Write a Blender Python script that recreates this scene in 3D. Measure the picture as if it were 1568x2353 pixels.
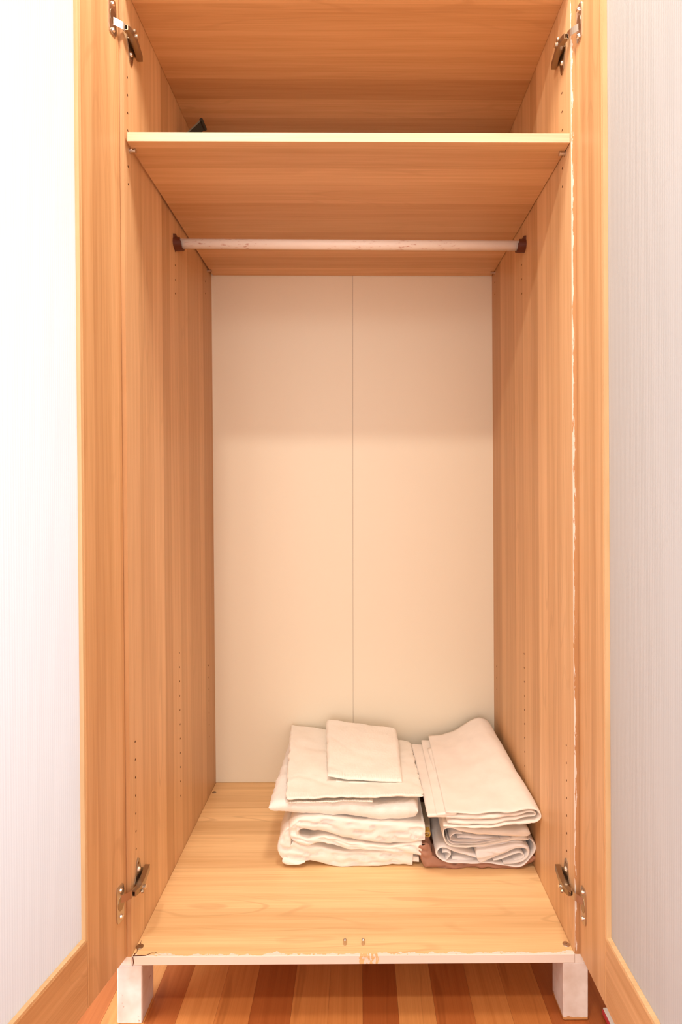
import bpy, math, random
from mathutils import Vector, Matrix, noise
# ------------------------------------------------------------------ camera
for o in list(bpy.data.objects): bpy.data.objects.remove(o)
SC = bpy.context.scene
COL = SC.collection
Z0 = 0.118                       # height of the wardrobe floor board above the room floor
F, CX, CY = 1300.0, 832.5, 1142.9
YAW, PIT, ROL = 0.00672, -0.00069, -0.00097
CAM = Vector((0.00888, -0.99363, 0.80513 + Z0))
R_ = Vector((math.cos(YAW), -math.sin(YAW), 0)); Fw = Vector((math.sin(YAW), math.cos(YAW), 0)); U_ = Vector((0, 0, 1))
Fw2 = Fw*math.cos(PIT) + U_*math.sin(PIT); U2 = U_*math.cos(PIT) - Fw*math.sin(PIT)
Rr = R_*math.cos(ROL) + U2*math.sin(ROL); Ur = U2*math.cos(ROL) - R_*math.sin(ROL)
cd = bpy.data.cameras.new('camera'); cam = bpy.data.objects.new('camera', cd); COL.objects.link(cam)
cam.matrix_world = Matrix(((Rr.x, Ur.x, -Fw2.x, CAM.x), (Rr.y, Ur.y, -Fw2.y, CAM.y), (Rr.z, Ur.z, -Fw2.z, CAM.z), (0, 0, 0, 1)))
cd.sensor_fit = 'HORIZONTAL'; cd.sensor_width = 24; cd.lens = 24*F/1568
cd.shift_x = (784-CX)/1568; cd.shift_y = (CY-1176.5)/1568
cd.clip_start = 0.02
SC.camera = cam
def at(u, v, Y):
    """point of the plane y = Y seen at photograph pixel (u, v)"""
    a, b = u-CX, v-CY
    d = Fw2*F + Rr*a - Ur*b
    t = (Y-CAM.y)/d.y
    return CAM + d*t
# ------------------------------------------------------------------ light, exposure
w = bpy.data.worlds.new('world'); SC.world = w; w.use_nodes = True
w.node_tree.nodes['Background'].inputs[0].default_value = (1.0, 0.94, 0.88, 1)
w.node_tree.nodes['Background'].inputs[1].default_value = 1.05
def area(name, loc, aim, size, power, color, shape='DISK', size_y=None):
    l = bpy.data.lights.new(name, 'AREA'); l.shape = shape; l.size = size
    if size_y: l.size_y = size_y
    l.energy = power; l.color = color
    o = bpy.data.objects.new(name, l); COL.objects.link(o); o.location = loc
    o.rotation_euler = (Vector(aim)-Vector(loc)).to_track_quat('-Z', 'Y').to_euler()
    return o
area('ceiling_lamp_light', (-0.44, -1.17, 2.44), (-0.44, -1.169, 0), 0.14, 6.0, (1, 0.91, 0.80))
area('ceiling_lamp_light', (0.10, -0.33, 2.44), (0.10, -0.329, 0), 0.32, 6.5, (1, 0.91, 0.80))
area('ceiling_lamp_light', (-0.66, -1.15, 2.44), (-0.66, -1.149, 0), 0.14, 2.4, (1, 0.91, 0.80))
area('daylight', (-1.36, -0.45, 1.00), (0, -0.45, 0.85), 1.1, 16.5, (0.68, 0.83, 1.0), 'RECTANGLE', 1.2)
SC.view_settings.view_transform = 'Standard'; SC.view_settings.look = 'None'
SC.view_settings.exposure = 1.37; SC.view_settings.gamma = 1; SC.view_settings.use_curve_mapping = False
# ------------------------------------------------------------------ materials
def srgb(r, g, b):
    f = lambda c: (c/255/12.92) if c <= 10.3 else ((c/255+0.055)/1.055)**2.4
    return (f(r), f(g), f(b), 1)
class NT:
    def __init__(s, name):
        s.m = bpy.data.materials.new(name); s.m.use_nodes = True
        s.t = s.m.node_tree; s.b = s.t.nodes['Principled BSDF']
    def n(s, typ, **k):
        x = s.t.nodes.new(typ)
        for a, v in k.items(): setattr(x, a, v)
        return x
    def l(s, a, b): s.t.links.new(a, b)
    def math(s, op, a, b=None, c=None):
        x = s.n('ShaderNodeMath', operation=op)
        for i, v in enumerate((a, b, c)):
            if v is None: continue
            if isinstance(v, (int, float)): x.inputs[i].default_value = v
            else: s.l(v, x.inputs[i])
        return x.outputs[0]
    def mix(s, fac, a, b, bt='MIX'):
        x = s.n('ShaderNodeMix', data_type='RGBA', blend_type=bt)
        for i, v in ((0, fac), (6, a), (7, b)):
            if isinstance(v, (int, float)): x.inputs[i].default_value = v
            elif isinstance(v, tuple): x.inputs[i].default_value = v
            else: s.l(v, x.inputs[i])
        return x.outputs[2]
    def coord(s):
        tc = s.n('ShaderNodeTexCoord'); sp = s.n('ShaderNodeSeparateXYZ'); s.l(tc.outputs['Object'], sp.inputs[0])
        return tc.outputs['Object'], sp.outputs
    def noise(s, vec, sc, detail=3, scale=1.0, rough=0.55):
        mp = s.n('ShaderNodeMapping'); mp.inputs['Scale'].default_value = sc; s.l(vec, mp.inputs[0])
        x = s.n('ShaderNodeTexNoise'); x.inputs['Scale'].default_value = scale; x.inputs['Detail'].default_value = detail
        x.inputs['Roughness'].default_value = rough; s.l(mp.outputs[0], x.inputs['Vector']); return x.outputs['Fac']
    def ramp(s, fac, stops, interp='LINEAR'):
        x = s.n('ShaderNodeValToRGB'); e = x.color_ramp; e.interpolation = interp
        while len(e.elements) < len(stops): e.elements.new(0.5)
        for el, (p, c) in zip(e.elements, stops):
            el.position = p; el.color = c if len(c) == 4 else (*c, 1)
        s.l(fac, x.inputs[0]); return x.outputs[0]
    def bump(s, h, strength, dist=0.001):
        x = s.n('ShaderNodeBump'); x.inputs['Strength'].default_value = strength; x.inputs['Distance'].default_value = dist
        s.l(h, x.inputs['Height']); s.l(x.outputs[0], s.b.inputs['Normal'])
WOOD = srgb(220, 176, 130)
def scale3(c, k, g=None):
    g = g or k
    return (c[0]*k, c[1]*k*(k**0.35), c[2]*k*(k**0.7), 1)
def wood(name, across, along, bands=None, span=(0, 1), base=WOOD, seed=0, rough=0.42, rings=0.28, paint=None, sc=1.0, bk=1.7):
    """laminate with printed strips: across/along are axis indices; bands = [(position, tone)]"""
    k = NT(name); vec, sp = k.coord()
    def sv(a, l_):
        v = [30.0, 30.0, 30.0]; v[across] = a; v[along] = l_; return tuple(v)
    fine = k.noise(vec, sv(420*sc, 7*sc), 3)
    med = k.noise(vec, sv(70*sc, 1.6*sc), 3)
    big = k.noise(vec, sv(9*sc, 1.1*sc), 2)
    if bands:
        lo, hi = span
        f = k.math('DIVIDE', k.math('SUBTRACT', sp[across], lo), hi-lo)
        col = k.ramp(f, [((p-lo)/(hi-lo), scale3(base, 1+(t-1)*bk)) for p, t in bands], 'CONSTANT')
    else:
        rgb = k.n('ShaderNodeRGB'); rgb.outputs[0].default_value = base; col = rgb.outputs[0]
    col = k.mix(1.0, col, k.ramp(fine, [(0.35, (1.03, 1.03, 1.03)), (0.7, (0.93, 0.89, 0.84))]), 'MULTIPLY')
    col = k.mix(1.0, col, k.ramp(med, [(0.40, (1.03, 1.03, 1.03)), (0.74, (0.90, 0.84, 0.77))]), 'MULTIPLY')
    # cathedral growth rings: contour lines of a stretched noise
    rg = k.math('SINE', k.math('MULTIPLY', big, 95.0))
    line = k.ramp(k.math('MULTIPLY_ADD', rg, 0.5, 0.5), [(0.86, (0, 0, 0)), (1.0, (1, 1, 1))])
    msk = k.ramp(k.noise(vec, sv(11*sc, 2.0*sc), 1), [(0.5, (0, 0, 0)), (0.62, (1, 1, 1))])
    col = k.mix(k.math('MULTIPLY', k.math('MULTIPLY', line, msk), rings), col, scale3(base, 0.72))
    if paint: col = paint(k, vec, sp, col)
    k.l(col, k.b.inputs['Base Color']); k.b.inputs['Roughness'].default_value = rough
    k.b.inputs['Specular IOR Level'].default_value = 0.35
    k.bump(fine, 0.08, 0.0004)
    return k.m
SIDE = [(p, 1+(t-0.96)*1.5) for p, t in [(-0.02, 1.02), (0.061, 0.95), (0.078, 0.99), (0.1373, 1.06), (0.1905, 0.90), (0.238, 0.98), (0.30, 0.93), (0.345, 0.97), (0.372, 0.90), (0.47, 0.95), (0.51, 0.84)]]
PAINTC = srgb(240, 226, 214)
def edge_paint(k, vec, sp, col):
    """paint left behind in flakes along the front edge of the side panels"""
    n1 = k.noise(vec, (250, 60, 22), 4, rough=0.7); n2 = k.noise(vec, (9, 9, 1.3), 2)
    m = k.ramp(k.math('ADD', n1, k.math('MULTIPLY', n2, 0.9)), [(1.02, (0, 0, 0)), (1.05, (1, 1, 1))])
    right = k.math('GREATER_THAN', sp[0], 0)
    m = k.math('GREATER_THAN', k.math('ADD', n1, k.math('MULTIPLY', n2, 0.9)), 1.24)
    dist = k.math('SUBTRACT', sp[0], k.math('MULTIPLY_ADD', sp[2], -0.0042, 0.3905))
    lim = k.math('MULTIPLY_ADD', k.math('SUBTRACT', n1, 0.5), 0.022, k.math('MULTIPLY_ADD', k.math('SUBTRACT', n2, 0.5), 0.014, 0.0013))
    mr = k.math('LESS_THAN', dist, lim)
    m = k.math('MAXIMUM', k.math('MULTIPLY', mr, right), k.math('MULTIPLY', m, k.math('SUBTRACT', 1.0, right)))
    low = k.math('LESS_THAN', sp[2], Z0-0.0005)
    m = k.math('MAXIMUM', m, low)
    return k.mix(m, col, PAINTC)
def board_paint(k, vec, sp, col):
    """white paint on the front edge of the floor board, smeared over its top"""
    n = k.noise(vec, (26, 26, 26), 5, rough=0.65); n2 = k.noise(vec, (5, 5, 5), 2)
    lim = k.math('ADD', k.math('MULTIPLY', k.math('SUBTRACT', n, 0.5), 0.030), k.math('MULTIPLY_ADD', k.math('SUBTRACT', n2, 0.5), 0.010, 0.0042))
    top = k.math('LESS_THAN', sp[1], lim)
    chip = k.math('GREATER_THAN', k.noise(vec, (160, 160, 160), 3), 0.63)
    top = k.math('MULTIPLY', top, k.math('SUBTRACT', 1.0, chip))
    face = k.math('LESS_THAN', sp[1], 0.0004)
    a = k.math('MULTIPLY', k.math('GREATER_THAN', sp[0], k.math('MULTIPLY_ADD', k.math('SUBTRACT', k.noise(vec, (90, 90, 90), 3), 0.5), 0.01, 0.010)), k.math('LESS_THAN', sp[0], 0.0445))
    worn = k.math('MULTIPLY', a, k.math('GREATER_THAN', k.noise(vec, (180, 30, 60), 3), 0.47))
    face = k.math('MULTIPLY', face, k.math('SUBTRACT', 1.0, worn))
    m = k.math('MAXIMUM', k.math('MULTIPLY', top, k.math('SUBTRACT', 1.0, worn)), face)
    return k.mix(m, col, PAINTC)
M = {}
M['side'] = wood('cherry laminate side', 1, 2, SIDE, (-0.02, 0.62), bk=1.15)
M['side_edge'] = wood('cherry laminate edge', 1, 2, None, base=srgb(202, 152, 106), paint=edge_paint)
M['top'] = wood('cherry laminate top', 1, 0, [(-0.02, 1.05), (0.042, 0.97), (0.1034, 1.0), (0.1656, 0.97), (0.2288, 0.88), (0.2907, 0.99), (0.353, 0.9), (0.45, 1)], (-0.02, 0.62))
M['under'] = wood('cherry laminate shelf', 1, 0, [(-0.02, 1.04), (0.0177, 0.97), (0.0806, 1.04), (0.1376, 0.99), (0.2079, 0.93), (0.2697, 0.96), (0.338, 0.9), (0.3787, 0.96), (0.4392, 0.99), (0.48, 0.92), (0.55, 1.0)], (-0.02, 0.62))
M['board'] = wood('cherry laminate floor board', 1, 0, [(-0.02, 1.05), (0.0304, 1.03), (0.045, 0.99), (0.1139, 1.06), (0.235, 0.98), (0.2952, 1.03), (0.3567, 0.94), (0.4148, 1.04), (0.47, 0.97), (0.534, 1.01)], (-0.02, 0.62), base=srgb(236, 196, 144), rings=0.45, paint=board_paint, rough=0.35)
M['edge'] = wood('pale edge band', 2, 0, None, base=srgb(228, 204, 172), rings=0.1)
M['door_v'] = wood('cherry laminate door stile', 1, 2, [(-0.6, 0.98), (-0.097, 1.02), (-0.075, 0.95), (-0.055, 1.0), (-0.03, 1.04), (-0.012, 0.97), (0.1, 1)], (-0.6, 0.2), base=srgb(216, 170, 122))
M['door_h'] = wood('cherry laminate door rail', 2, 1, [(0, 1.0), (0.15, 0.97), (0.175, 1.02), (0.20, 0.96), (0.3, 1)], (0, 2), base=srgb(216, 170, 122))
M['bead'] = wood('pale door bead', 1, 2, None, base=srgb(226, 190, 144), rings=0)
def simple(name, col, rough=0.6, metal=0, bumpsc=0, bs=0.1, var=0.0, spec=0.4):
    k = NT(name); vec, sp = k.coord()
    k.b.inputs['Base Color'].default_value = col; k.b.inputs['Roughness'].default_value = rough
    k.b.inputs['Metallic'].default_value = metal; k.b.inputs['Specular IOR Level'].default_value = spec
    if var:
        n = k.noise(vec, (14, 14, 14), 4)
        k.l(k.mix(k.ramp(n, [(0.35, (0, 0, 0)), (0.7, (1, 1, 1))]), col, tuple(c*(1-var) for c in col[:3])+(1,)), k.b.inputs['Base Color'])
    if bumpsc: k.bump(k.noise(vec, (bumpsc,)*3, 3), bs, 0.0008)
    return k.m
M['back'] = simple('cream back board', srgb(240, 228, 206), 0.42, bumpsc=500, bs=0.05)
M['metal'] = simple('brushed nickel', (0.62, 0.55, 0.48, 1), 0.28, 1)
M['metal_dark'] = simple('dark plated steel', (0.40, 0.31, 0.22, 1), 0.34, 1)
M['screw'] = simple('bright screw', (0.85, 0.82, 0.78, 1), 0.2, 1)
M['black'] = simple('black steel', (0.035, 0.032, 0.022, 1), 0.45, 0.3)
M['black_edge'] = simple('paler steel edge', (0.22, 0.21, 0.16, 1), 0.4, 0.5)
M['brown_plastic'] = simple('brown plastic', srgb(92, 44, 26), 0.4)
M['core'] = simple('chipboard core', srgb(110, 60, 30), 0.9)
M['subfloor'] = simple('subfloor', srgb(150, 90, 50), 0.9)
M['crack'] = simple('split wood', srgb(96, 44, 14), 0.9)
def leg_mat():
    k = NT('worn white paint on wooden block'); vec, sp = k.coord()
    n = k.noise(vec, (60, 60, 60), 4); n2 = k.noise(vec, (22, 22, 22), 3)
    c = k.mix(k.ramp(n2, [(0.4, (0, 0, 0)), (0.75, (1, 1, 1))]), srgb(234, 220, 212), srgb(212, 190, 176))
    c = k.mix(k.ramp(n, [(0.66, (0, 0, 0)), (0.70, (1, 1, 1))]), c, srgb(168, 118, 92))
    base = k.math('LESS_THAN', sp[2], k.math('MULTIPLY_ADD', n, 0.006, 0.0035))
    rt = k.math('GREATER_THAN', sp[0], 0.0)
    c = k.mix(k.math('MULTIPLY', base, rt), c, srgb(196, 138, 84))
    k.l(c, k.b.inputs['Base Color']); k.b.inputs['Roughness'].default_value = 0.5; k.bump(n, 0.25, 0.001); return k.m
M['leg'] = leg_mat()
def rod_mat():
    k = NT('worn white rod'); vec, sp = k.coord()
    n = k.noise(vec, (60, 300, 300), 4, rough=0.7); n2 = k.noise(vec, (12, 12, 12), 2)
    m = k.ramp(k.math('ADD', n, k.math('MULTIPLY', n2, 0.5)), [(0.88, (0, 0, 0)), (0.98, (1, 1, 1))])
    k.l(k.mix(m, srgb(250, 238, 228), srgb(200, 146, 124)), k.b.inputs['Base Color']); k.b.inputs['Roughness'].default_value = 0.4; return k.m
M['rod'] = rod_mat()
def frosted():
    k = NT('frosted ribbed plastic sheet'); vec, sp = k.coord()
    wv = k.math('SINE', k.math('MULTIPLY', sp[1], 2*math.pi/0.0042))
    n = k.noise(vec, (0, 260, 1.2), 2)
    h = k.math('ADD', k.math('MULTIPLY', wv, 0.5), k.math('MULTIPLY', n, 1.2))
    c = k.mix(k.ramp(h, [(0.1, (0, 0, 0)), (1.0, (1, 1, 1))]), (0.735, 0.735, 0.735, 1), (0.785, 0.785, 0.785, 1))
    k.l(c, k.b.inputs['Base Color']); k.b.inputs['Roughness'].default_value = 0.5
    tr = k.n('ShaderNodeBsdfTranslucent'); k.l(c, tr.inputs[0])
    mx = k.n('ShaderNodeMixShader'); mx.inputs[0].default_value = 0.5
    k.l(k.b.outputs[0], mx.inputs[1]); k.l(tr.outputs[0], mx.inputs[2])
    k.l(mx.outputs[0], k.t.nodes['Material Output'].inputs[0])
    k.bump(h, 0.25, 0.0006); return k.m
M['frosted'] = frosted()
def cloth(name, col, weave=900, bs=0.15, fuzz=0, rough=0.95):
    k = NT(name); vec, sp = k.coord()
    n = k.noise(vec, (25, 25, 25), 3); f = k.noise(vec, (weave,)*3, 2)
    k.l(k.mix(k.ramp(n, [(0.35, (0, 0, 0)), (0.7, (1, 1, 1))]), col, tuple(c*(0.95) for c in col[:3])+(1,)), k.b.inputs['Base Color'])
    k.b.inputs['Roughness'].default_value = rough; k.b.inputs['Specular IOR Level'].default_value = 0.1
    k.b.inputs['Sheen Weight'].default_value = fuzz
    k.bump(f, bs, 0.0012); return k.m
M['sheet'] = cloth('white cotton', srgb(250, 240, 231))
M['sheet_w'] = cloth('cool white cotton', srgb(249, 242, 240))
M['towel'] = cloth('white terry', srgb(251, 245, 239), 650, 0.6, 0.15)
M['thin_towel'] = cloth('thin white towelling', srgb(251, 244, 234), 700, 0.4, 0.1)
M['brown'] = cloth('mauve brown cotton', srgb(178, 130, 108))
M['cream'] = cloth('cream cotton', srgb(222, 200, 172))
M['yellow'] = cloth('yellow piping', srgb(222, 176, 90))
M['wall'] = simple('warm plaster', srgb(206, 194, 178), 0.9, bumpsc=60, bs=0.1)
M['red'] = simple('red printed card', srgb(214, 70, 72), 0.5)
M['white_card'] = simple('white card', srgb(240, 232, 226), 0.6)
def plank_mat(i, col):
    return wood('floor strip %d' % i, 0, 1, None, base=col, rough=0.36, rings=0.7)
PL = [plank_mat(i, c) for i, c in enumerate([srgb(190, 118, 62), srgb(176, 102, 52), srgb(198, 128, 70), srgb(164, 90, 44), srgb(206, 140, 80)])]
# ------------------------------------------------------------------ helpers
def new_obj(name, verts, faces, mat, parent=None, label=None, smooth=False, mats=None, fm=None):
    off = Vector(parent.get('_o', (0, 0, 0))) if parent else Vector((0, 0, 0))
    me = bpy.data.meshes.new(name)
    me.from_pydata([tuple(Vector(v)-off) for v in verts], [], faces)
    if mats:
        for m_ in mats: me.materials.append(m_)
        for p, i in zip(me.polygons, fm): p.material_index = i
    elif mat: me.materials.append(mat)
    if smooth:
        for p in me.polygons: p.use_smooth = True
    me.validate(); me.update()
    o = bpy.data.objects.new(name, me); COL.objects.link(o)
    if parent: o.parent = parent
    if label: o['label'] = label
    return o
ORI = {}
def thing(name, label, cat, loc=(0, 0, 0), group=None):
    o = bpy.data.objects.new(name, None); COL.objects.link(o); o.location = loc
    o['label'] = label; o['category'] = cat
    if group: o['group'] = group
    ORI[o.name] = Vector(loc); return o
class MB:
    """collects verts/faces in world coordinates (z measured from the room floor)"""
    def __init__(s): s.v = []; s.f = []; s.m = []
    def add(s, vs, fs, mi=0):
        b = len(s.v); s.v += [Vector(v) for v in vs]; s.f += [tuple(b+i for i in f) for f in fs]; s.m += [mi]*len(fs)
    def hexa(s, p, mi=0, fm=None):
        """8 corners: bottom 4 ccw then top 4"""
        fs = [(3, 2, 1, 0), (4, 5, 6, 7), (0, 1, 5, 4), (1, 2, 6, 5), (2, 3, 7, 6), (3, 0, 4, 7)]
        s.add(p, fs, mi)
        if fm: s.m[-6:] = fm
    def box(s, x0, x1, y0, y1, z0, z1, mi=0, bev=0.0):
        if bev <= 0:
            s.hexa([(x0, y0, z0), (x1, y0, z0), (x1, y1, z0), (x0, y1, z0), (x0, y0, z1), (x1, y0, z1), (x1, y1, z1), (x0, y1, z1)], mi); return
        b = bev
        def ring(z, i): return [(x0+i+0, y0+b, z), (x0+b, y0+i, z), (x1-b, y0+i, z), (x1-i, y0+b, z), (x1-i, y1-b, z), (x1-b, y1-i, z), (x0+b, y1-i, z), (x0+i, y1-b, z)]
        def inner(z): return [(x0+b, y0+b, z)]*2+[(x1-b, y0+b, z)]*2+[(x1-b, y1-b, z)]*2+[(x0+b, y1-b, z)]*2
        rr = [[(min(max(x, x0+b), x1-b), min(max(y, y0+b), y1-b), z0) for x, y, _ in ring(0, 0)], ring(z0+b, 0), ring(z1-b, 0), [(min(max(x, x0+b), x1-b), min(max(y, y0+b), y1-b), z1) for x, y, _ in ring(0, 0)]]
        vs = [v for r in rr for v in r]; fs = []
        for k in range(3):
            for i in range(8):
                j = (i+1) % 8; fs.append((k*8+i, k*8+j, (k+1)*8+j, (k+1)*8+i))
        fs.append(tuple(range(7, -1, -1))); fs.append(tuple(24+i for i in range(8)))
        s.add(vs, fs, mi)
    def tube(s, p0, p1, r, n=16, mi=0, r1=None):
        p0, p1 = Vector(p0), Vector(p1); d = (p1-p0).normalized()
        a = d.orthogonal().normalized(); b = d.cross(a); r1 = r if r1 is None else r1
        vs = [p0+(a*math.cos(t)+b*math.sin(t))*r for t in [2*math.pi*i/n for i in range(n)]]
        vs += [p1+(a*math.cos(t)+b*math.sin(t))*r1 for t in [2*math.pi*i/n for i in range(n)]]
        fs = [(i, (i+1) % n, n+(i+1) % n, n+i) for i in range(n)]+[tuple(range(n-1, -1, -1)), tuple(range(n, 2*n))]
        s.add(vs, fs, mi)
    def build(s, name, mat, parent=None, label=None, smooth=False, mats=None, origin=None):
        off = Vector(origin) if origin is not None else Vector((0, 0, 0))
        p = parent
        while p is not None:
            off = off + Vector(p.location); p = p.parent
        me = bpy.data.meshes.new(name)
        me.from_pydata([tuple(v-off) for v in s.v], [], s.f)
        for m_ in (mats or [mat]): me.materials.append(m_)
        if mats:
            for p_, i in zip(me.polygons, s.m): p_.material_index = i
        if smooth:
            for p_ in me.polygons: p_.use_smooth = True
        me.validate(); me.update()
        o = bpy.data.objects.new(name, me); COL.objects.link(o)
        if origin is not None: o.location = origin
        if parent: o.parent = parent
        if label: o['label'] = label
        return o
def struct(o): o['kind'] = 'structure'; return o
def tag(o, label, cat, group=None):
    o['label'] = label; o['category'] = cat
    if group: o['group'] = group
    return o
# ------------------------------------------------------------------ the room
FZ = 0.0
fl = MB(); fl.box(-1.5, 1.5, -3.2, 0.72, -0.03, -0.009)
floor = struct(fl.build('floor', M['subfloor']))
edges = [-0.4449, -0.3686, -0.3136, -0.2462, -0.1853, -0.1124, -0.0460, 0.0160, 0.0800, 0.1460, 0.2148, 0.2815, 0.348, 0.415]
tones = [4, 3, 2, 0, 3, 2, 2, 3, 4, 1, 2, 0, 3]
while edges[0] > -1.5: edges.insert(0, edges[0]-0.067); tones.insert(0, random.Random(len(edges)).randrange(5))
while edges[-1] < 1.5: edges.append(edges[-1]+0.067); tones.append(random.Random(len(edges)*3).randrange(5))
rnd = random.Random(4)
for i in range(len(edges)-1):
    a, b = max(edges[i], -1.5), min(edges[i+1], 1.5)
    if b-a < 0.01: continue
    cuts = [-3.2, -2.2+rnd.uniform(-.3, .3), -0.75+rnd.uniform(-.3, .3), 0.72]
    for j in range(3):
        m = MB(); m.box(a+0.0001, b-0.0001, cuts[j]+0.0002, cuts[j+1]-0.0002, -0.009, 0.0, bev=0.0002)
        t = tones[i] if j == 2 else rnd.randrange(5)
        m.build('plank', PL[t], floor, origin=(a, cuts[j], 0))
def wall(name, x0, x1, y0, y1, z0, z1):
    m = MB(); m.box(x0, x1, y0, y1, z0, z1); return struct(m.build(name, M['wall']))
wall('wall_back', -1.5, 1.5, 0.625, 0.72, 0, 2.5)
wall('wall_right', 1.5, 1.58, -3.2, 0.80, 0, 2.5)
wl = MB()
wl.box(-1.58, -1.5, -3.2, -1.15, 0, 2.5); wl.box(-1.58, -1.5, 0.25, 0.80, 0, 2.5)
wl.box(-1.58, -1.5, -1.15, 0.25, 0, 0.35); wl.box(-1.58, -1.5, -1.15, 0.25, 2.2, 2.5)
struct(wl.build('wall_left', M['wall']))
wf = MB()
for (a, b, c, d) in ((-1.15, -1.10, .35, 2.2), (0.20, 0.25, .35, 2.2), (-1.10, 0.20, .35, .40), (-1.10, 0.20, 2.15, 2.2), (-0.475, -0.425, .40, 2.15)):
    wf.box(-1.56, -1.51, a, b, c, d)
struct(wf.build('window_1', M['wall']))
wall('ceiling', -1.5, 1.5, -3.2, 0.80, 2.5, 2.56)
# ------------------------------------------------------------------ the wardrobe
W = thing('wardrobe', 'open cherry-wood wardrobe with cream back, one shelf, white rod and white block legs', 'wardrobe')
D = 0.6047; HS = 1.42924; HT = 1.708
XL = lambda y, z: -0.39-0.0065*y-0.00765*z
XR = lambda y, z: 0.39+0.0064*y-0.00421*z
TH = 0.018
def bent(mb, fx0, fx1, y0, y1, z0, z1, mi=0, fm=None):
    p = [(fx0(y0, z0), y0, z0+Z0), (fx1(y0, z0), y0, z0+Z0), (fx1(y1, z0), y1, z0+Z0), (fx0(y1, z0), y1, z0+Z0),
         (fx0(y0, z1), y0, z1+Z0), (fx1(y0, z1), y0, z1+Z0), (fx1(y1, z1), y1, z1+Z0), (fx0(y1, z1), y1, z1+Z0)]
    mb.hexa(p, mi, fm)
holes = MB()
def hole(side, y, z):
    x = XL(y, z) if side < 0 else XR(y, z)
    holes.tube((x+side*0.009, y, z+Z0), (x-side*0.004, y, z+Z0), 0.0022, 10)
for z in (1.553, 1.5215, 1.4895, 1.458, 1.394, 1.3625): hole(-1, 0.0175, z)
for k in range(7): hole(-1, 0.0262, 0.1722+k*0.0322)
for z in (1.3574, 1.3257, 1.2931, 1.2625): hole(-1, 0.28, z)
for k in range(11): hole(-1, 0.286, 0.1313+k*0.0322)
for z in (1.3879, 1.3557, 0.3502, 0.318, 0.286, 0.254, 0.222, 0.190, 0.158): hole(-1, 0.538, z)
for z in (1.5857, 1.5503, 1.516, 1.4821, 1.4125, 1.3785): hole(1, 0.0435, z-0.004)
for k in range(7): hole(1, 0.0375, 0.158+k*0.0322)
for z in (1.3401, 1.3069, 1.2738): hole(1, 0.309, z)
for k in range(11): hole(1, 0.3045, 0.122+k*0.0322)
for z in (1.399, 1.366, 0.3349, 0.303, 0.271, 0.239, 0.207, 0.175, 0.143): hole(1, 0.572, z)
cutter = holes.build('holes', M['core'])
ZB, ZT = -0.0158, HT+0.018
for s in (-1, 1):
    m = MB()
    fi = XL if s < 0 else XR; fo = (lambda y, z: XL(y, z)-0.0235) if s < 0 else (lambda y, z: XR(y, z)+0.0225)
    mi = [0, 0, 1, 0, 0, 0]
    if s < 0: bent(m, fo, fi, 0, D+0.006, ZB, ZT, 0, mi)
    else: bent(m, fi, fo, 0, D+0.006, ZB, ZT, 0, mi)
    o = m.build('side_panel', None, W, mats=[M['side'], M['side_edge']])
    md = o.modifiers.new('holes', 'BOOLEAN'); md.operation = 'DIFFERENCE'; md.solver = 'EXACT'; md.object = cutter
    try: md.material_mode = 'TRANSFER'
    except Exception: pass
    dg = bpy.context.evaluated_depsgraph_get(); dg.update()
    me = bpy.data.meshes.new_from_object(o.evaluated_get(dg)); o.modifiers.clear(); o.data = me
bpy.data.objects.remove(cutter)
# boards between the sides
def board(name, y0, y1, z0, z1, mats, fm, gl=0.0, gr=0.0, inset=0.0008):
    m = MB(); a = lambda y, z: XL(y, z)+gl; b = lambda y, z: XR(y, z)-gr
    bent(m, a, b, y0, y1, z0, z1, 0, fm)
    o = m.build(name, None, W, mats=mats)
    bv = o.modifiers.new('bevel', 'BEVEL'); bv.width = inset; bv.segments = 2
    return o
board('top_panel', 0.0, D, HT, HT+0.018, [M['top'], M['edge']], [0, 0, 1, 0, 0, 0], 0.0002, 0.0002)
sh = board('shelf', 0.0015, D-0.002, HS, HS+0.0165, [M['under'], M['edge']], [0, 0, 1, 0, 0, 0], 0.0045, 0.0012)
bb = board('bottom_panel', -0.0005, D, -0.0155, 0.0, [M['board']], None, 0.0002, 0.0002)
bb['label'] = 'floor board with white paint worn along its front edge'
# back boards (two, butt seam in the middle)
for a, b in ((lambda y, z: XL(y, z)-0.003, lambda y, z: -0.0065), (lambda y, z: -0.0059, lambda y, z: XR(y, z)+0.003)):
    m = MB(); bent(m, a, b, D, D+0.004, 0.0, HT)
    o = m.build('back_panel', M['back'], W); bv = o.modifiers.new('b', 'BEVEL'); bv.width = 0.0002; bv.segments = 1
m = MB(); bent(m, lambda y, z: XL(y, z)-0.005, lambda y, z: XR(y, z)+0.005, D+0.0042, D+0.0055, 0, HT); m.build('back_batten', M['core'], W)
# shelf pins
for x, y, s in ((XL(.02, HS), .024, 1), (XL(.56, HS), .562, 1), (XR(.06, HS), .028, -1), (XR(.58, HS), .572, -1)):
    m = MB(); z = HS-0.0035+Z0
    m.tube((x-0.004*s, y, z), (x+0.010*s, y, z), 0.0033, 14); m.tube((x+0.010*s, y, z), (x+0.0115*s, y, z), 0.0040, 14)
    m.tube((x, y, z), (x+0.0015*s, y, z), 0.0048, 14)
    m.build('shelf_pin', M['metal'], W, smooth=False)
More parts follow.
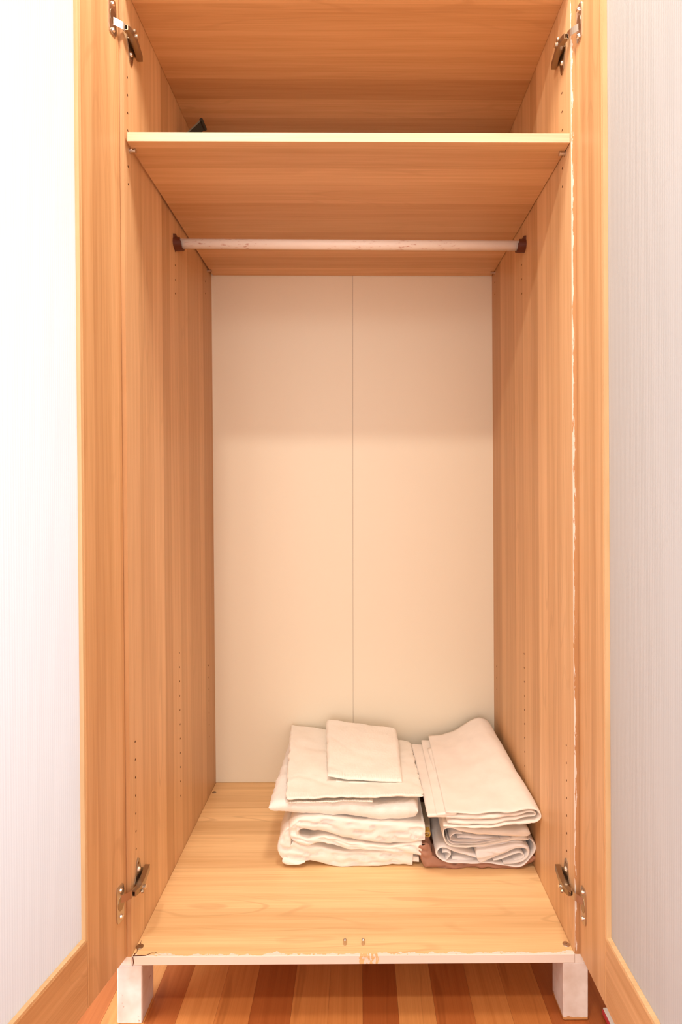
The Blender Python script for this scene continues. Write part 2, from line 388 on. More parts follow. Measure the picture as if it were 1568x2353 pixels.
# hanging rod with two brackets
RY, RZ = 0.279, 1.3735
rl = Vector((XL(RY, RZ)+0.004, RY, RZ+Z0)); rr_ = Vector((XR(RY, RZ)-0.004, RY+0.006, RZ+Z0))
m = MB(); m.tube(rl, rr_, 0.0108, 28)
rod = m.build('hanging_rod', M['rod'], W, smooth=True)
for e, s in ((rl, 1), (rr_, -1)):
    m = MB(); n = 26
    outer = []; inner_ = []
    for i in range(n+1):
        t = math.radians(200+ (340)*i/n) if False else math.radians(130 - 260*i/n)
        outer.append((0.0155*math.sin(t)*-1, -0.0155*math.cos(t))); inner_.append((0.0112*math.sin(t)*-1, -0.0112*math.cos(t)))
    for k, (x0, x1) in enumerate(((-0.004, -0.001), (-0.001, 0.011))):
        vs = []; fs = []
        if k == 0:
            ring = outer+[(0.013, 0.017), (0.004, 0.021), (-0.004, 0.021), (-0.013, 0.017)]
            vs = [(e.x+x0*s, e.y+a, e.z+b) for a, b in ring]+[(e.x+x1*s, e.y+a, e.z+b) for a, b in ring]; N = len(ring)
            fs = [(i, (i+1) % N, N+(i+1) % N, N+i) for i in range(N)]+[tuple(range(N)), tuple(range(N, 2*N))]
        else:
            ring = outer+inner_[::-1]; N = len(ring)
            vs = [(e.x+x0*s, e.y+a, e.z+b) for a, b in ring]+[(e.x+(x1+0.003*(1 if b < 0 else 0))*s, e.y+a, e.z+b) for a, b in ring]
            fs = [(i, (i+1) % N, N+(i+1) % N, N+i) for i in range(N)]
            for q in (0, N):
                fs += [(q+i, q+i+1, q+N-2-i, q+N-1-i) for i in range(n)]
        m.add(vs, fs)
    m.build('rod_bracket', M['brown_plastic'], rod, label='dark brown plastic rod bracket')
# legs
for x0, x1, y0, y1, zt in ((-0.4147, -0.3712, 0.0, 0.056, 0), (0.3692, 0.4135, 0.0, 0.056, 0), (-0.4147, -0.3712, 0.54, 0.60, 0), (0.3692, 0.4135, 0.54, 0.60, 0)):
    m = MB(); m.box(x0, x1, y0, y1, 0.0003, Z0-0.0161, bev=0.0016); m.build('leg', M['leg'], W)
# bolts, pins, crack
def disc(name, x, y, r, mat, parent, slot=True):
    m = MB(); z = Z0
    m.tube((x, y, z+0.0001), (x, y, z+0.0012), r, 20, r1=r*0.86)
    if slot:
        m.box(x-r*0.6, x+r*0.6, y-r*0.12, y+r*0.12, z+0.0012, z+0.0018); m.box(x-r*0.12, x+r*0.12, y-r*0.6, y+r*0.6, z+0.0012, z+0.0018)
    return m.build(name, mat, parent)
disc('cam_bolt', -0.3850, 0.551, 0.0058, M['metal_dark'], W)
disc('cam_bolt', -0.3835, 0.022, 0.0066, M['metal_dark'], W)
disc('cam_bolt', 0.3825, 0.0215, 0.0066, M['metal'], W)
for x in (-0.0160, 0.0168):
    m = MB(); m.tube((x, 0.0242, Z0-0.003), (x, 0.0242, Z0+0.0085), 0.0030, 16); m.tube((x, 0.0242, Z0+0.0085), (x, 0.0242, Z0+0.0105), 0.0030, 16, r1=0.0018)
    m.build('catch_pin', M['metal'], W, smooth=False)
def strip(pts, w, up, name, mat, parent):
    m = MB()
    for (a, b, w0, w1) in [(pts[i], pts[i+1], w[i], w[i+1]) for i in range(len(pts)-1)]:
        a, b = Vector(a), Vector(b); d = (b-a).normalized(); sd = d.cross(Vector(up)).normalized(); n = Vector(up)*0.0004
        m.add([a-sd*w0, a+sd*w0, b+sd*w1, b-sd*w1, a-sd*w0+n, a+sd*w0+n, b+sd*w1+n, b-sd*w1+n], [(4, 5, 6, 7), (0, 1, 5, 4), (1, 2, 6, 5), (2, 3, 7, 6), (3, 0, 4, 7)])
    return m.build(name, mat, parent)
zt = Z0+0.0001
cr = strip([(-0.3868, -0.0006, Z0-0.0155), (-0.3858, -0.0006, Z0-0.009), (-0.3868, -0.0006, Z0-0.0005)], [.0004, .0008, .0006], (0, -1, 0), 'crack', M['crack'], W)
strip([(-0.3868, 0.0, zt), (-0.3858, 0.006, zt), (-0.3840, 0.010, zt), (-0.3850, 0.0145, zt), (-0.3850, 0.030, zt), (-0.3862, 0.036, zt)], [.0006, .0008, .0004, .0005, .0004, .0001], (0, 0, 1), 'crack', M['crack'], W)
strip([(-0.3868, 0.0012, zt), (-0.372, 0.0018, zt), (-0.3655, 0.002, zt), (-0.357, 0.0075, zt), (-0.352, 0.007, zt), (-0.348, 0.0095, zt)], [.0006, .0009, .0006, .0004, .0003, .0001], (0, 0, 1), 'crack', M['crack'], W)
# ------------------------------------------------------------------ doors
ZD0, ZD1 = 0.0012, HT+0.02
ST, RH, DT, LEN = 0.102, 0.1078, 0.019, 0.435
def door(side):
    """side -1 left door (opened a little past square), +1 right door (square)."""
    if side < 0: k = 0.196; x0, tilt = -0.3968, -0.00765
    else: k = 0.0; x0, tilt = 0.3985, -0.0042
    L = math.hypot(1, k); dx, dy = -k/L, -1/L            # direction away from the wardrobe
    nx, ny = (-dy*side, dx*side)                          # outward normal (away from the other door)
    if nx*side < 0: nx, ny = -nx, -ny
    def P(s, d, z): return (x0+tilt*z+dx*s+nx*d, -0.0015+dy*s+ny*d, z+Z0)
    def slab(mb, s0, s1, d0, d1, z0, z1, mi=0):
        mb.hexa([P(s0, d0, z0), P(s1, d0, z0), P(s1, d1, z0), P(s0, d1, z0), P(s0, d0, z1), P(s1, d0, z1), P(s1, d1, z1), P(s0, d1, z1)], mi)
    m = MB(); slab(m, 0, ST, 0, DT, ZD0, ZD1); slab(m, LEN-ST, LEN, 0, DT, ZD0, ZD1)
    o = m.build('door', M['door_v'], W, label='left door swung outwards, white frosted infill glowing with daylight' if side < 0 else 'right door standing square, beige frosted infill')
    bv = o.modifiers.new('b', 'BEVEL'); bv.width = 0.0012; bv.segments = 2
    for z0, z1 in ((ZD0, RH), (ZD1-0.1, ZD1)):
        m = MB(); slab(m, ST+0.0004, LEN-ST-0.0004, 0.0003, DT-0.0003, z0, z1)
        r = m.build('rail', M['door_h'], o); bv = r.modifiers.new('b', 'BEVEL'); bv.width = 0.0010; bv.segments = 2
    m = MB(); slab(m, ST+0.001, LEN-ST-0.001, 0.0085, 0.0125, RH+0.001, ZD1-0.101)
    m.build('frosted_panel', M['frosted'], o, label='ribbed frosted plastic infill')
    for s0, s1 in ((ST+0.0002, ST+0.0038), (LEN-ST-0.0038, LEN-ST-0.0002)):
        m = MB(); slab(m, s0, s1, 0.001, 0.0083, RH+0.0005, ZD1-0.1005); m.build('bead', M['bead'], o)
    for z0, z1 in ((RH+0.0002, RH+0.0038), (ZD1-0.1038, ZD1-0.1002)):
        m = MB(); slab(m, ST+0.004, LEN-ST-0.004, 0.001, 0.0083, z0, z1); m.build('bead', M['bead'], o)
    return P
def hinge(side, zc, P, y_off, wd):
    X = XL if side < 0 else XR; s = -side                 # s: into the wardrobe
    z = zc+Z0
    def Q(off, y, dz): return Vector(((X(y, zc))+s*off, y+y_off, z+dz))
    m = MB()
    # arm: channel section, from the cup to the rear end
    zk = wd*0.007; zc += zk; z += zk
    path = [(0.0100, -0.007, 0.0045), (0.0130, 0.001, 0.0050), (0.0145, 0.010, 0.0056), (0.0140, 0.026, 0.0060), (0.0115, 0.044, 0.0060), (0.0090, 0.064, 0.0056)]
    for (a, b) in zip(path, path[1:]):
        for (d0, d1, q0, q1) in ((-1, 1, 0.0, 0.0016), (-1, -0.80, -0.0075, 0.0), (0.80, 1, -0.0075, 0.0)):
            p = [Q(a[0]+q0, a[1], d0*a[2]), Q(b[0]+q0, b[1], d0*b[2]), Q(b[0]+q0, b[1], d1*b[2]), Q(a[0]+q0, a[1], d1*a[2]),
                 Q(a[0]+q1, a[1], d0*a[2]), Q(b[0]+q1, b[1], d0*b[2]), Q(b[0]+q1, b[1], d1*b[2]), Q(a[0]+q1, a[1], d1*a[2])]
            m.hexa(p)
    h = m.build('hinge', M['metal_dark'], W, label='nickel cup hinge')
    # curved link between cup and arm
    m = MB(); prev = None
    for i in range(9):
        t = i/8; c = P(0.020-0.024*t, -0.001-0.0125*math.sin(t*1.9)*1.0, zc)
        c = Vector(c); cur = (c+Vector((0, 0, -0.0065)), c+Vector((0, 0, 0.0065)))
        if prev:
            o_ = Vector((s*0.0012, 0.0006, 0))
            m.hexa([prev[0], cur[0], cur[0]+o_, prev[0]+o_, prev[1], cur[1], cur[1]+o_, prev[1]+o_])
        prev = cur
    m.build('link', M['metal'], h)
    # cup flange on the door
    zc -= zk; z -= zk
    m = MB(); N = 20; ring = []
    for i in range(N):
        t = 2*math.pi*i/N; cx = math.cos(t); cz = math.sin(t)
        ring.append((0.0195+0.0100*math.copysign(abs(cx)**0.3, cx), 0.0310*math.copysign(abs(cz)**0.4, cz)))
    vs = [P(a, 0.0, zc+b) for a, b in ring]+[P(a, -0.0022, zc+b) for a, b in ring]
    m.add(vs, [(i, (i+1) % N, N+(i+1) % N, N+i) for i in range(N)]+[tuple(range(N)), tuple(range(N, 2*N))])
    m.build('cup_plate', M['metal'], h)
    m = MB(); ring = [(0.0185+0.0088*math.cos(2*math.pi*i/18), 0.0125*math.sin(2*math.pi*i/18)) for i in range(18)]
    vs = [P(a, -0.0021, zc+b) for a, b in ring]+[P(a, -0.0026, zc+b) for a, b in ring]
    m.add(vs, [(i, (i+1) % 18, 18+(i+1) % 18, 18+i) for i in range(18)]+[tuple(range(18)), tuple(range(18, 36))])
    m.build('cup', M['metal_dark'], h)
    for dz in (-0.0225, 0.0225):
        m = MB(); c0 = Vector(P(0.0185, -0.0016, zc+dz)); c1 = Vector(P(0.0185, -0.0048, zc+dz)); m.tube(c0, c1, 0.0042, 16, r1=0.0028)
        m.build('screw', M['screw'], h, smooth=False)
    # mounting plate on the side panel: body and two wings with slots
    m = MB()
    prof = [(0.012, -0.010), (0.019, -0.022), (0.024, -0.045), (0.030, -0.052), (0.036, -0.047), (0.041, -0.024), (0.056, -0.012),
            (0.060, 0.0), (0.056, 0.012), (0.041, 0.024), (0.036, 0.047), (0.030, 0.052), (0.024, 0.045), (0.019, 0.022), (0.012, 0.010)]
    prof = [(a, (b if b*wd > 0 else b*0.25)) for a, b in prof]
    prof = [(a+0.002, b*0.86) for a, b in prof]
    n = len(prof); vs = [Q(0.0001, a, b) for a, b in prof]+[Q(0.0020, a, b) for a, b in prof]
    m.add(vs, [(i, (i+1) % n, n+(i+1) % n, n+i) for i in range(n)]+[tuple(range(n)), tuple(range(n, 2*n))])
    for d in (-0.0062, 0.0062):
        m.hexa([Q(0.002, 0.016, d-0.001), Q(0.002, 0.056, d-0.001), Q(0.002, 0.056, d+0.001), Q(0.002, 0.016, d+0.001),
                Q(0.009, 0.016, d-0.001), Q(0.008, 0.056, d-0.001), Q(0.008, 0.056, d+0.001), Q(0.009, 0.016, d+0.001)])
    m.build('mounting_plate', M['metal_dark'], h)
    for dz in (wd*0.026,):
        m = MB(); m.tube(Q(0.002, 0.030, dz), Q(0.0050, 0.030, dz), 0.0046, 16, r1=0.0032); m.build('screw', M['screw'], h)
        m = MB(); m.tube(Q(0.0020, 0.0305, dz*1.40), Q(0.0023, 0.0305, dz*1.40), 0.0022, 12); m.build('slot', M['core'], h)
    m = MB(); m.tube(Q(0.0150, 0.022, 0), Q(0.0185, 0.022, 0), 0.0036, 14); m.build('adjusting_screw', M['screw'], h)
    m = MB(); m.tube(Q(0.0160, 0.010, 0), Q(0.0190, 0.010, 0), 0.0040, 14, r1=0.003); m.build('adjusting_screw', M['metal_dark'], h)
PLd = door(-1); PRd = door(1)
hinge(-1, 1.629, PLd, 0.0, -1); hinge(-1, 0.108, PLd, 0.0, 1)
hinge(1, 1.622, PRd, 0.006, -1); hinge(1, 0.100, PRd, 0.006, 1)
# ------------------------------------------------------------------ dark steel hook on the left side panel, above the shelf
p0 = Vector((XL(0.30, 1.61), 0.300, 1.6155+Z0)); p1 = Vector((-0.3500, 0.300, 1.6670+Z0)); dep = Vector((0, 0.031, 0))
dn = (p1-p0).normalized(); sd = Vector((dn.z, 0, -dn.x))
m = MB(); m.hexa([p0, p0+sd*0.003, p0+sd*0.003+dep, p0+dep, p1, p1+sd*0.003, p1+sd*0.003+dep, p1+dep])
hk = m.build('hook', M['black'], W, label='dark steel hook on the left side panel above the shelf')
m = MB(); m.tube(p1+sd*0.002+Vector((0, -0.001, 0)), p1+sd*0.002+Vector((0, 0.032, 0)), 0.0042, 16); m.build('rolled_end', M['black'], hk)
m = MB(); m.hexa([p0+Vector((0, -0.0004, 0)), p0+sd*0.003+Vector((0, -0.0004, 0)), p0+sd*0.003, p0, p1+Vector((0, -0.0004, 0)), p1+sd*0.003+Vector((0, -0.0004, 0)), p1+sd*0.003, p1]); m.build('pale_rim', M['black_edge'], hk)  # thin front rim of the hook plate in a paler steel colour
# ------------------------------------------------------------------ linen
def nz(p, f, s=0): return noise.noise(Vector((p[0]*f+s, p[1]*f+s*1.7, p[2]*f-s)))
def smooth_pts(pts, n=5):
    out = []
    for i in range(len(pts)-1):
        p0 = pts[max(i-1, 0)]; p1 = pts[i]; p2 = pts[i+1]; p3 = pts[min(i+2, len(pts)-1)]
        for j in range(n):
            t = j/n
            out.append(tuple(0.5*((2*b)+(-a+c)*t+(2*a-5*b+4*c-d_)*t*t+(-a+3*b-3*c+d_)*t**3) for a, b, c, d_ in zip(p0, p1, p2, p3)))
    out.append(tuple(pts[-1])); return out
def ribbon(name, pts, mat, parent=None, y0=0.235, y1=0.58, back=None, amp=0.0016, seed=1, rows=26, conv=None, shift=(0, 0), round_=1.0, ny=0.004, crumple=0, crease=1.0, ends=(1, 1), puff=1.0):
    """folded cloth: profile pts (photo px u, v, thickness px) in the plane y=y0 swept back to y1"""
    if conv: pts = [(*conv(a, b), c/conv.k) for a, b, c in pts]
    P_ = smooth_pts(pts, 5); n = len(P_)
    k0 = (y0-CAM.y)/F
    fr = [at(a, b, y0) for a, b, c in P_]; th = [max(c*k0, 0.001) for a, b, c in P_]
    if back:
        bp = smooth_pts([(*conv(a, b),) if (conv and False) else (a, b) for a, b in back], 5); bk = [at(a, b, y1) for a, b in bp]
    else: bk = [Vector((p.x+shift[0], y1, p.z+shift[1])) for p in fr]
    prof = []
    rr = [0, .0012, .003, .006, .011] 
    ys = [y0+r for r in rr]+[y0+.011+(y1-y0-.011)*((i+1)/rows)**1.0 for i in range(rows)]
    sc = [.35, .62, .82, .95, 1.0]+[1.0]*rows
    if round_ == 0: sc = [1.0]*len(sc)
    v = []; f = []
    for r, (y, s) in enumerate(zip(ys, sc)):
        t = (y-y0)/(y1-y0)
        c = [fr[i].lerp(bk[i], t) for i in range(n)]
        for side in (1, -1):
            for i in range(n):
                a = c[max(i-1, 0)]; b = c[min(i+1, n-1)]; tg = Vector((b.x-a.x, 0, b.z-a.z))
                if tg.length < 1e-9: tg = Vector((1, 0, 0))
                tg.normalize(); no = Vector((-tg.z, 0, tg.x))
                h = th[i]/2; e = min(i if ends[0] else 9, n-1-i if ends[1] else 9)
                es = (0.45, 0.8, 0.95)[e] if e < 3 and round_ else 1.0
                s2 = 1-(1-s)*min(1, 0.006/max(h, 1e-4)) if h > 0.006 else s
                p = c[i]+no*side*h*s2*es
                q = Vector((c[i].x, y, c[i].z))
                d_ = nz(q, 16, seed)*amp*2-max(0, 0.10-abs(nz((q.x*0.7+q.z, q.y*0.35, q.z*1.4), 30, seed+4)))*amp*2.6+nz(q, 45, seed+3)*amp*0.8-max(0, 0.16-abs(nz((q.x, q.y*0.55, q.z), 21, seed+8)))*amp*4.5
                p = p+no*d_*min(1, h/0.004)
                if crumple:
                    rdg = (1-abs(nz((q.x+side*.01, y, q.z+side*.01), 38, seed+5))*3)*crumple; p = p+no*side*rdg
                yy = y+nz(q, 30, seed+9)*ny*(1-t)
                v.append(Vector((p.x, yy, max(p.z, Z0+0.0006))))
    R = len(ys); st = 2*n
    for r in range(R-1):
        for i in range(n-1):
            a = r*st+i; f.append((a, a+1, a+1+st, a+st))
            a = r*st+n+i; f.append((a+1, a, a+st, a+1+st))
        a = r*st; f.append((a+n, a, a+st, a+n+st)); a = r*st+n-1; f.append((a, a+n, a+n+st, a+st))
    for i in range(n-1):
        a = (R-1)*st+i; f.append((a, a+1, a+1+n, a+n))
    K = 7; base = len(v)
    for i in range(n):
        A, B = v[i], v[n+i]
        for j in range(1, K):
            t = j/K; q = A.lerp(B, t); h = min((A-B).length*0.35, 0.0065)*(round_ if round_ else 0)
            cre = abs(noise.noise(Vector((q.x*22+seed, q.z*70+q.x*14, seed))))
            q.y -= h*0.75*puff*math.sin(math.pi*t)**0.6 - min(h, 0.005)*max(0, 1-cre*5)*crease
            v.append(q)
    def ci(i, j): return i if j == 0 else (n+i if j == K else base+i*(K-1)+j-1)
    for i in range(n-1):
        for j in range(K): f.append((ci(i+1, j), ci(i, j), ci(i, j+1), ci(i+1, j+1)))
    m_ = MB(); m_.add(v, f)
    return m_.build(name, mat, parent, smooth=True)
def pad(name, cor, thick, mat, parent=None, nx_=60, ny_=60, amp=0.002, seed=1, er=None, hem=None, bulge=0.0, fuzz=0.0, sag=None, ragged=0.0):
    """soft slab; cor = FL, FR, BR, BL world points of its mid surface; thick = 4 values"""
    FL, FR, BR, BL = cor; th = thick if isinstance(thick, (list, tuple)) else [thick]*4
    er = er or max(th)*0.55
    def dist(n, L):
        e = [0, .03, .1, .25, .5, .8, 1.15]
        a = [x*er/L for x in e]; b = [1-x for x in a[::-1]]
        mid = [a[-1]+(b[0]-a[-1])*(i/(n-1)) for i in range(1, n-1)]; return a+mid+b
    Lx = (FR-FL).length; Ly = (BL-FL).length
    us = dist(nx_, Lx); vs_ = dist(ny_, Ly); top = []; bot = []
    for v in vs_:
        for u in us:
            c = FL.lerp(FR, u).lerp(BL.lerp(BR, u), v)
            t = (th[0]*(1-u)+th[1]*u)*(1-v)+(th[3]*(1-u)+th[2]*u)*v
            dx = min(u, 1-u)*Lx; dy = min(v, 1-v)*Ly
            fx = 1-(1-min(dx/er, 1))**2; fy = 1-(1-min(dy/er, 1))**2
            pr = math.sqrt(max(fx*fy, 0))
            q = c
            d_ = nz(q, 9, seed)*amp*2+nz(q, 28, seed+2)*amp-max(0, 0.12-abs(nz(q, 7, seed+3)))*amp*4
            c = c+Vector((0, 0, d_+bulge*math.sin(math.pi*u)*math.sin(math.pi*v)))
            if sag: c = c+Vector((0, 0, sag(u, v)))
            if ragged: c = c+Vector((nz(q, 60, seed+4), nz(q, 60, seed+7), 0))*ragged*(1-min(min(dx, dy)/0.02, 1))
            hh = 0
            if hem and v*Ly < hem: hh = 0.0007*math.sin(u*Lx*2*math.pi/0.0052+nz(q, 50, 2)*1.5)-0.0004
            fz = nz(q, 420, seed+5)*fuzz+nz(q, 210, seed+6)*fuzz
            top.append(c+Vector((0, 0, t/2*pr+hh+fz))); bot.append(c-Vector((0, 0, t/2*pr-fz)))
    n = len(us); R = len(vs_); f = []; N = n*R
    idx = {}
    verts = list(top)
    for r in range(R):
        for i in range(n):
            if r in (0, R-1) or i in (0, n-1): idx[(r, i)] = r*n+i
            else: idx[(r, i)] = len(verts); verts.append(bot[r*n+i])
    for r in range(R-1):
        for i in range(n-1):
            a = r*n+i; f.append((a, a+1, a+1+n, a+n))
            f.append((idx[(r, i)], idx[(r+1, i)], idx[(r+1, i+1)], idx[(r, i+1)]))
    m_ = MB(); m_.add(verts, f); return m_.build(name, mat, parent, smooth=True)
class Cv:
    def __init__(s, x, y, k): s.x, s.y, s.k = x, y, k
    def __call__(s, a, b): return (s.x+a/s.k, s.y+b/s.k)
c4 = Cv(960, 1830, 5.058)
# left stack ---------------------------------------------------
G = 'folded sheets in the two stacks'
sb = ribbon('folded_sheet', [(949, 1974, 32), (920, 1972, 36), (870, 1972, 36), (800, 1972, 38), (750, 1969, 38), (715, 1962, 38), (690, 1962, 42), (668, 1960, 50), (654, 1950, 36), (656, 1924, 26), (664, 1902, 14)],
            M['sheet'], seed=11, y0=0.237, amp=0.0024, ends=(0, 1), puff=0.45, crease=1.5)
tag(sb, 'cream white folded sheet at the bottom of the left stack, lying on the floor board', 'bed sheet', G)
ribbon('rolled_edge', [(649, 1977, 16), (660, 1981, 15), (674, 1984, 10), (688, 1985, 7), (702, 1981, 3)], M['sheet'], sb, y0=0.2335, y1=0.50, seed=3, amp=0.002)
ribbon('inner_layer', [(900, 1974, 11), (930, 1974, 11), (963, 1974, 11)], M['sheet'], sb, y0=0.241, y1=0.5, seed=5, amp=0.0006, round_=0)
sa = ribbon('folded_sheet', [(977, 1915, 36), (955, 1915, 40), (930, 1916, 43), (890, 1917, 47), (845, 1913, 46), (800, 1907, 43), (750, 1897, 36), (712, 1893, 31), (689, 1895, 27), (676, 1907, 25), (675, 1922, 23), (687, 1934, 20), (706, 1937, 17), (730, 1931, 16), (755, 1930, 20), (800, 1941, 19), (850, 1947, 15), (891, 1951, 15), (930, 1951, 24), (969, 1953, 34)],
            M['sheet'], seed=7, y0=0.230, amp=0.0022, ends=(0, 0), puff=0.45, crease=1.5)
tag(sa, 'cream folded sheet with rolled left end under the thick white towel', 'bed sheet', G)
# thick towel
tw = pad('bath_towel', (at(617, 1858, .232), at(963, 1868, .232), at(950, 1735, .575), at(664, 1712, .585)), [0.024, 0.040, 0.036, 0.034], M['towel'],
         nx_=150, ny_=110, amp=0.0030, seed=21, fuzz=0.0006, er=0.016, ragged=0.003)
tag(tw, 'thick white terry bath towel folded under the thin ribbed towel, left stack', 'towel', 'white towels in the left stack')
tt = pad('thin_towel', (at(657, 1836, .224), at(974, 1828, .226), at(944, 1709, .575), at(668, 1671, .59)), [0.006, 0.007, 0.010, 0.020], M['thin_towel'],
         nx_=190, ny_=120, amp=0.0022, seed=31, hem=0.017, fuzz=0.00025, er=0.005, ragged=0.003)
tag(tt, 'wide thin white towel with ribbed hem draped over the thick bath towel', 'towel', 'white towels in the left stack')
pad('under_layer', (at(660, 1845, .2265), at(856, 1842, .2265), at(850, 1790, .36), at(664, 1790, .36)), 0.004, M['thin_towel'], tt, nx_=90, ny_=24, amp=0.0022, seed=31, er=0.003, ragged=0.003, hem=0.012)
ht = pad('hand_towel', (at(753, 1786, .290), at(926, 1797, .286), at(912, 1680, .555), at(750, 1664, .565)), [0.008, 0.010, 0.022, 0.030], M['thin_towel'],
         nx_=130, ny_=110, amp=0.0018, seed=43, hem=0.015, fuzz=0.00035, er=0.008, ragged=0.002)
tag(ht, 'small white hand towel folded square on top of the left stack', 'towel', 'white towels in the left stack')
pad('under_layer', (at(772, 1797, .290), at(905, 1802, .290), at(905, 1770, .37), at(772, 1765, .37)), 0.004, M['thin_towel'], ht, nx_=60, ny_=20, amp=0.001, seed=43, er=0.003)
# right stack --------------------------------------------------
br = ribbon('crumpled_cloth', [(60, 560, 130), (70, 640, 150), (110, 740, 140), (220, 790, 110), (330, 808, 90), (480, 812, 70), (650, 812, 60), (850, 815, 50), (1050, 815, 44), (1250, 770, 60), (1370, 690, 60)],
            M['brown'], seed=51, y0=0.230, y1=0.56, conv=c4, amp=0.0018, crumple=0.0042, rows=50)
tag(br, 'mauve-brown crumpled cotton cloth squashed under the right stack', 'cloth')
rs = ribbon('rolled_sheet', [(1270, 480, 26), (1330, 505, 26), (1366, 570, 28), (1355, 650, 28), (1295, 735, 28), (1190, 806, 26), (1050, 800, 26), (900, 782, 22), (700, 772, 22), (500, 772, 24), (340, 762, 28), (250, 715, 30), (222, 660, 28), (256, 606, 30), (330, 596, 36), (450, 630, 44), (600, 680, 44), (700, 720, 36)],
            M['sheet_w'], seed=61, y0=0.224, y1=0.56, conv=c4, amp=0.0014)
tag(rs, 'white sheet rolled at both ends on the brown cloth, bottom of the right stack', 'bed sheet', G)
ribbon('inner_fold', [(690, 715, 190), (800, 680, 150), (950, 628, 110), (1080, 596, 84), (1190, 580, 60), (1275, 612, 44), (1290, 676, 36), (1235, 738, 30), (1130, 772, 26), (1000, 782, 20)], M['sheet_w'], rs, seed=63, y0=0.220, y1=0.5, conv=c4, amp=0.001)
ribbon('inner_fold', [(880, 742, 22), (1000, 712, 28), (1110, 674, 28), (1190, 655, 20), (1235, 688, 18), (1200, 722, 16), (1120, 745, 14)], M['sheet_w'], rs, seed=65, y0=0.223, y1=0.5, conv=c4, amp=0.001)
ribbon('inner_fold', [(290, 650, 16), (340, 640, 24), (385, 665, 24), (360, 705, 18), (330, 735, 12)], M['sheet_w'], rs, seed=67, y0=0.226, y1=0.5, conv=c4, amp=0.001)
ribbon('inner_fold', [(400, 715, 40), (500, 725, 60), (620, 745, 40), (700, 755, 22)], M['sheet_w'], rs, seed=68, y0=0.231, y1=0.5, conv=c4, amp=0.001)
ribbon('inner_fold', [(640, 590, 30), (800, 572, 36), (960, 548, 36), (1100, 530, 30), (1220, 520, 22)], M['sheet_w'], rs, seed=69, y0=0.228, y1=0.5, conv=c4, amp=0.001)
ms = ribbon('folded_sheet', [(1304, 420, 110), (1180, 428, 92), (1050, 432, 82), (900, 430, 72), (700, 414, 62), (500, 384, 44), (385, 364, 26), (318, 378, 22), (300, 425, 22), (312, 490, 20), (350, 548, 20), (440, 578, 18), (600, 590, 22), (800, 565, 30), (1000, 528, 34), (1180, 502, 34), (1290, 495, 22)],
            M['sheet'], seed=71, y0=0.213, y1=0.56, conv=c4, amp=0.0012)
tag(ms, 'white folded sheet with thin curled inner layers, middle of the right stack', 'bed sheet', G)
ribbon('inner_fold', [(520, 432, 12), (450, 424, 14), (405, 440, 14), (380, 478, 14), (400, 512, 12), (500, 526, 9), (650, 524, 8), (820, 508, 8), (960, 492, 8)], M['sheet_w'], ms, seed=73, y0=0.215, y1=0.5, conv=c4, amp=0.0006)
ribbon('inner_fold', [(460, 480, 26), (560, 480, 40), (700, 486, 34), (900, 484, 18), (1020, 478, 12)], M['sheet_w'], ms, seed=74, y0=0.221, y1=0.5, conv=c4, amp=0.001)
ribbon('inner_fold', [(350, 510, 9), (420, 555, 9), (560, 562, 8), (760, 545, 8), (900, 522, 9), (1000, 498, 8), (1085, 490, 6)], M['sheet_w'], ms, seed=75, y0=0.212, y1=0.5, conv=c4, amp=0.0006)
bk_a = [(985, 1692), (1010, 1690), (1038, 1682), (1062, 1668), (1085, 1655), (1102, 1650), (1118, 1655), (1124, 1664), (1122, 1676), (1112, 1684), (1085, 1690), (1062, 1698), (1038, 1708), (1010, 1712), (990, 1712)]
ts = ribbon('folded_sheet', [(325, 176, 24), (570, 190, 28), (820, 192, 30), (1050, 176, 30), (1240, 150, 28), (1350, 152, 26), (1418, 190, 26), (1436, 245, 28), (1396, 296, 28), (1300, 316, 32), (1100, 334, 36), (900, 352, 36), (700, 362, 32), (480, 358, 24), (300, 350, 14)],
            M['sheet'], seed=81, y0=0.180, y1=0.575, conv=c4, back=bk_a, amp=0.0018, rows=50)
tag(ts, 'large cream-white folded sheet sloping up to the back, top of the right stack', 'bed sheet', G)
ribbon('inner_fold', [(335, 238, 44), (600, 245, 62), (800, 245, 58), (1000, 232, 50), (1150, 208, 40), (1275, 180, 26), (1340, 180, 20), (1372, 204, 18), (1345, 228, 18), (1240, 244, 26), (1100, 276, 42), (850, 308, 54), (600, 314, 58), (350, 308, 56)], M['sheet'], ts, seed=83, y0=0.182, y1=0.5, conv=c4, amp=0.001)
pad('loose_layer', (at(983, 1873, .184), at(1035, 1873, .184), at(1015, 1716, .56), at(945, 1712, .57)), 0.008, M['sheet'], ts, nx_=30, ny_=80, amp=0.0014, seed=85, er=0.004)
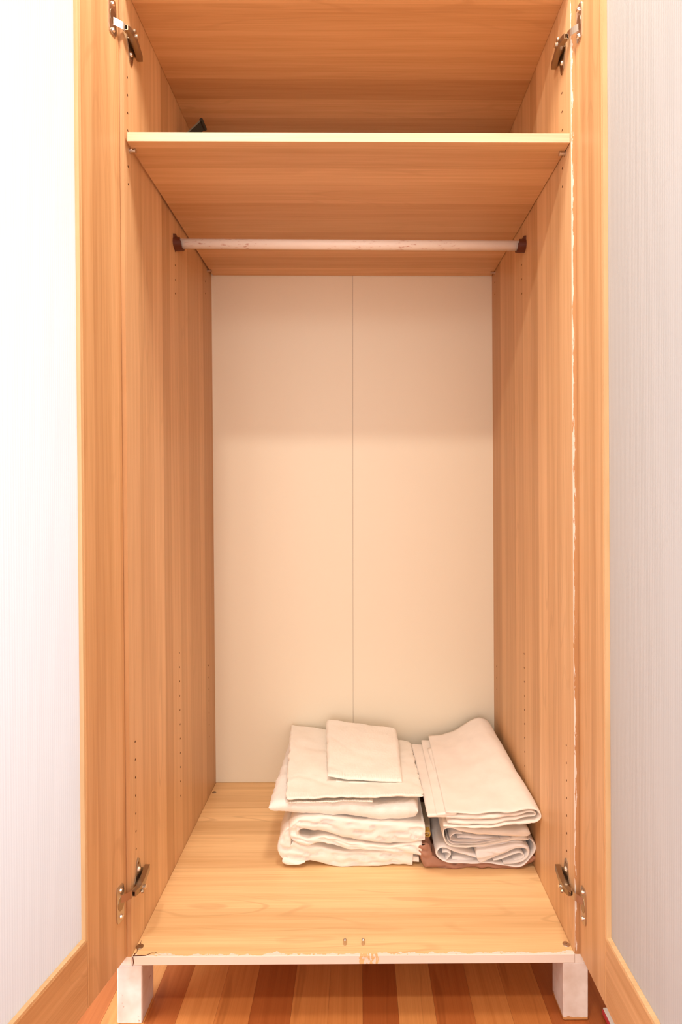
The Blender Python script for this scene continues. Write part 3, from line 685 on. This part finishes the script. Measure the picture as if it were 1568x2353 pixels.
pad('loose_layer', (at(1003, 1872, .181), at(1050, 1869, .181), at(1030, 1706, .56), at(968, 1702, .575)), 0.007, M['sheet'], ts, nx_=30, ny_=80, amp=0.0014, seed=86, er=0.004)
# cream cloth with yellow edge between the stacks
cc = pad('piped_cloth', (at(974, 1915, .262), at(990, 1913, .262), at(985, 1845, .40), at(962, 1845, .40)), 0.007, M['cream'], nx_=14, ny_=40, amp=0.001, seed=91, er=0.003)
tag(cc, 'narrow folded cream cloth with yellow edge squeezed between the two stacks', 'cloth')
ribbon('yellow_edge', [(974, 1914, 2), (980, 1912, 2), (987, 1912, 2), (989, 1917, 2), (987, 1922, 2), (981, 1923, 2), (977, 1920, 2), (980, 1917, 2), (984, 1918, 2)], M['yellow'], cc, y0=0.258, y1=0.275, amp=0, round_=0, rows=3, ny=0)
# red and white packet on the floor behind the right door
pk = thing('card_packet', 'small red and white packet lying on the floor behind the right door', 'packet', (0.452, -0.02, 0))
m = MB(); m.box(0.443, 0.50, -0.040, 0.012, 0.0005, 0.010, bev=0.001); m.build('packet', M['red'], pk)
m = MB(); m.box(0.444, 0.499, -0.0405, 0.0115, 0.0102, 0.013, bev=0.001); m.build('lid', M['white_card'], pk)
# ceiling lamps
for (x, y) in ((-0.44, -1.15), (0.10, -0.33), (-0.66, -1.15)):
    t = thing('ceiling_lamp', {-0.44: 'round white ceiling spot in front of the left door', 0.10: 'round white ceiling spot close above the wardrobe front', -0.66: 'round white ceiling spot farthest left of the three ceiling spots'}[x], 'lamp', (x, y, 2.5))
    m = MB(); N = 32
    vs = []
    for r, z in ((0.085, 2.4995), (0.085, 2.475), (0.07, 2.465), (0.062, 2.475), (0.062, 2.49)):
        vs += [(x+r*math.cos(2*math.pi*i/N), y+r*math.sin(2*math.pi*i/N), z) for i in range(N)]
    fs = [(k*N+i, k*N+(i+1) % N, (k+1)*N+(i+1) % N, (k+1)*N+i) for k in range(4) for i in range(N)]+[tuple(4*N+i for i in range(N))]
    m.add(vs, fs); m.build('housing', M['wall'], t, smooth=False)
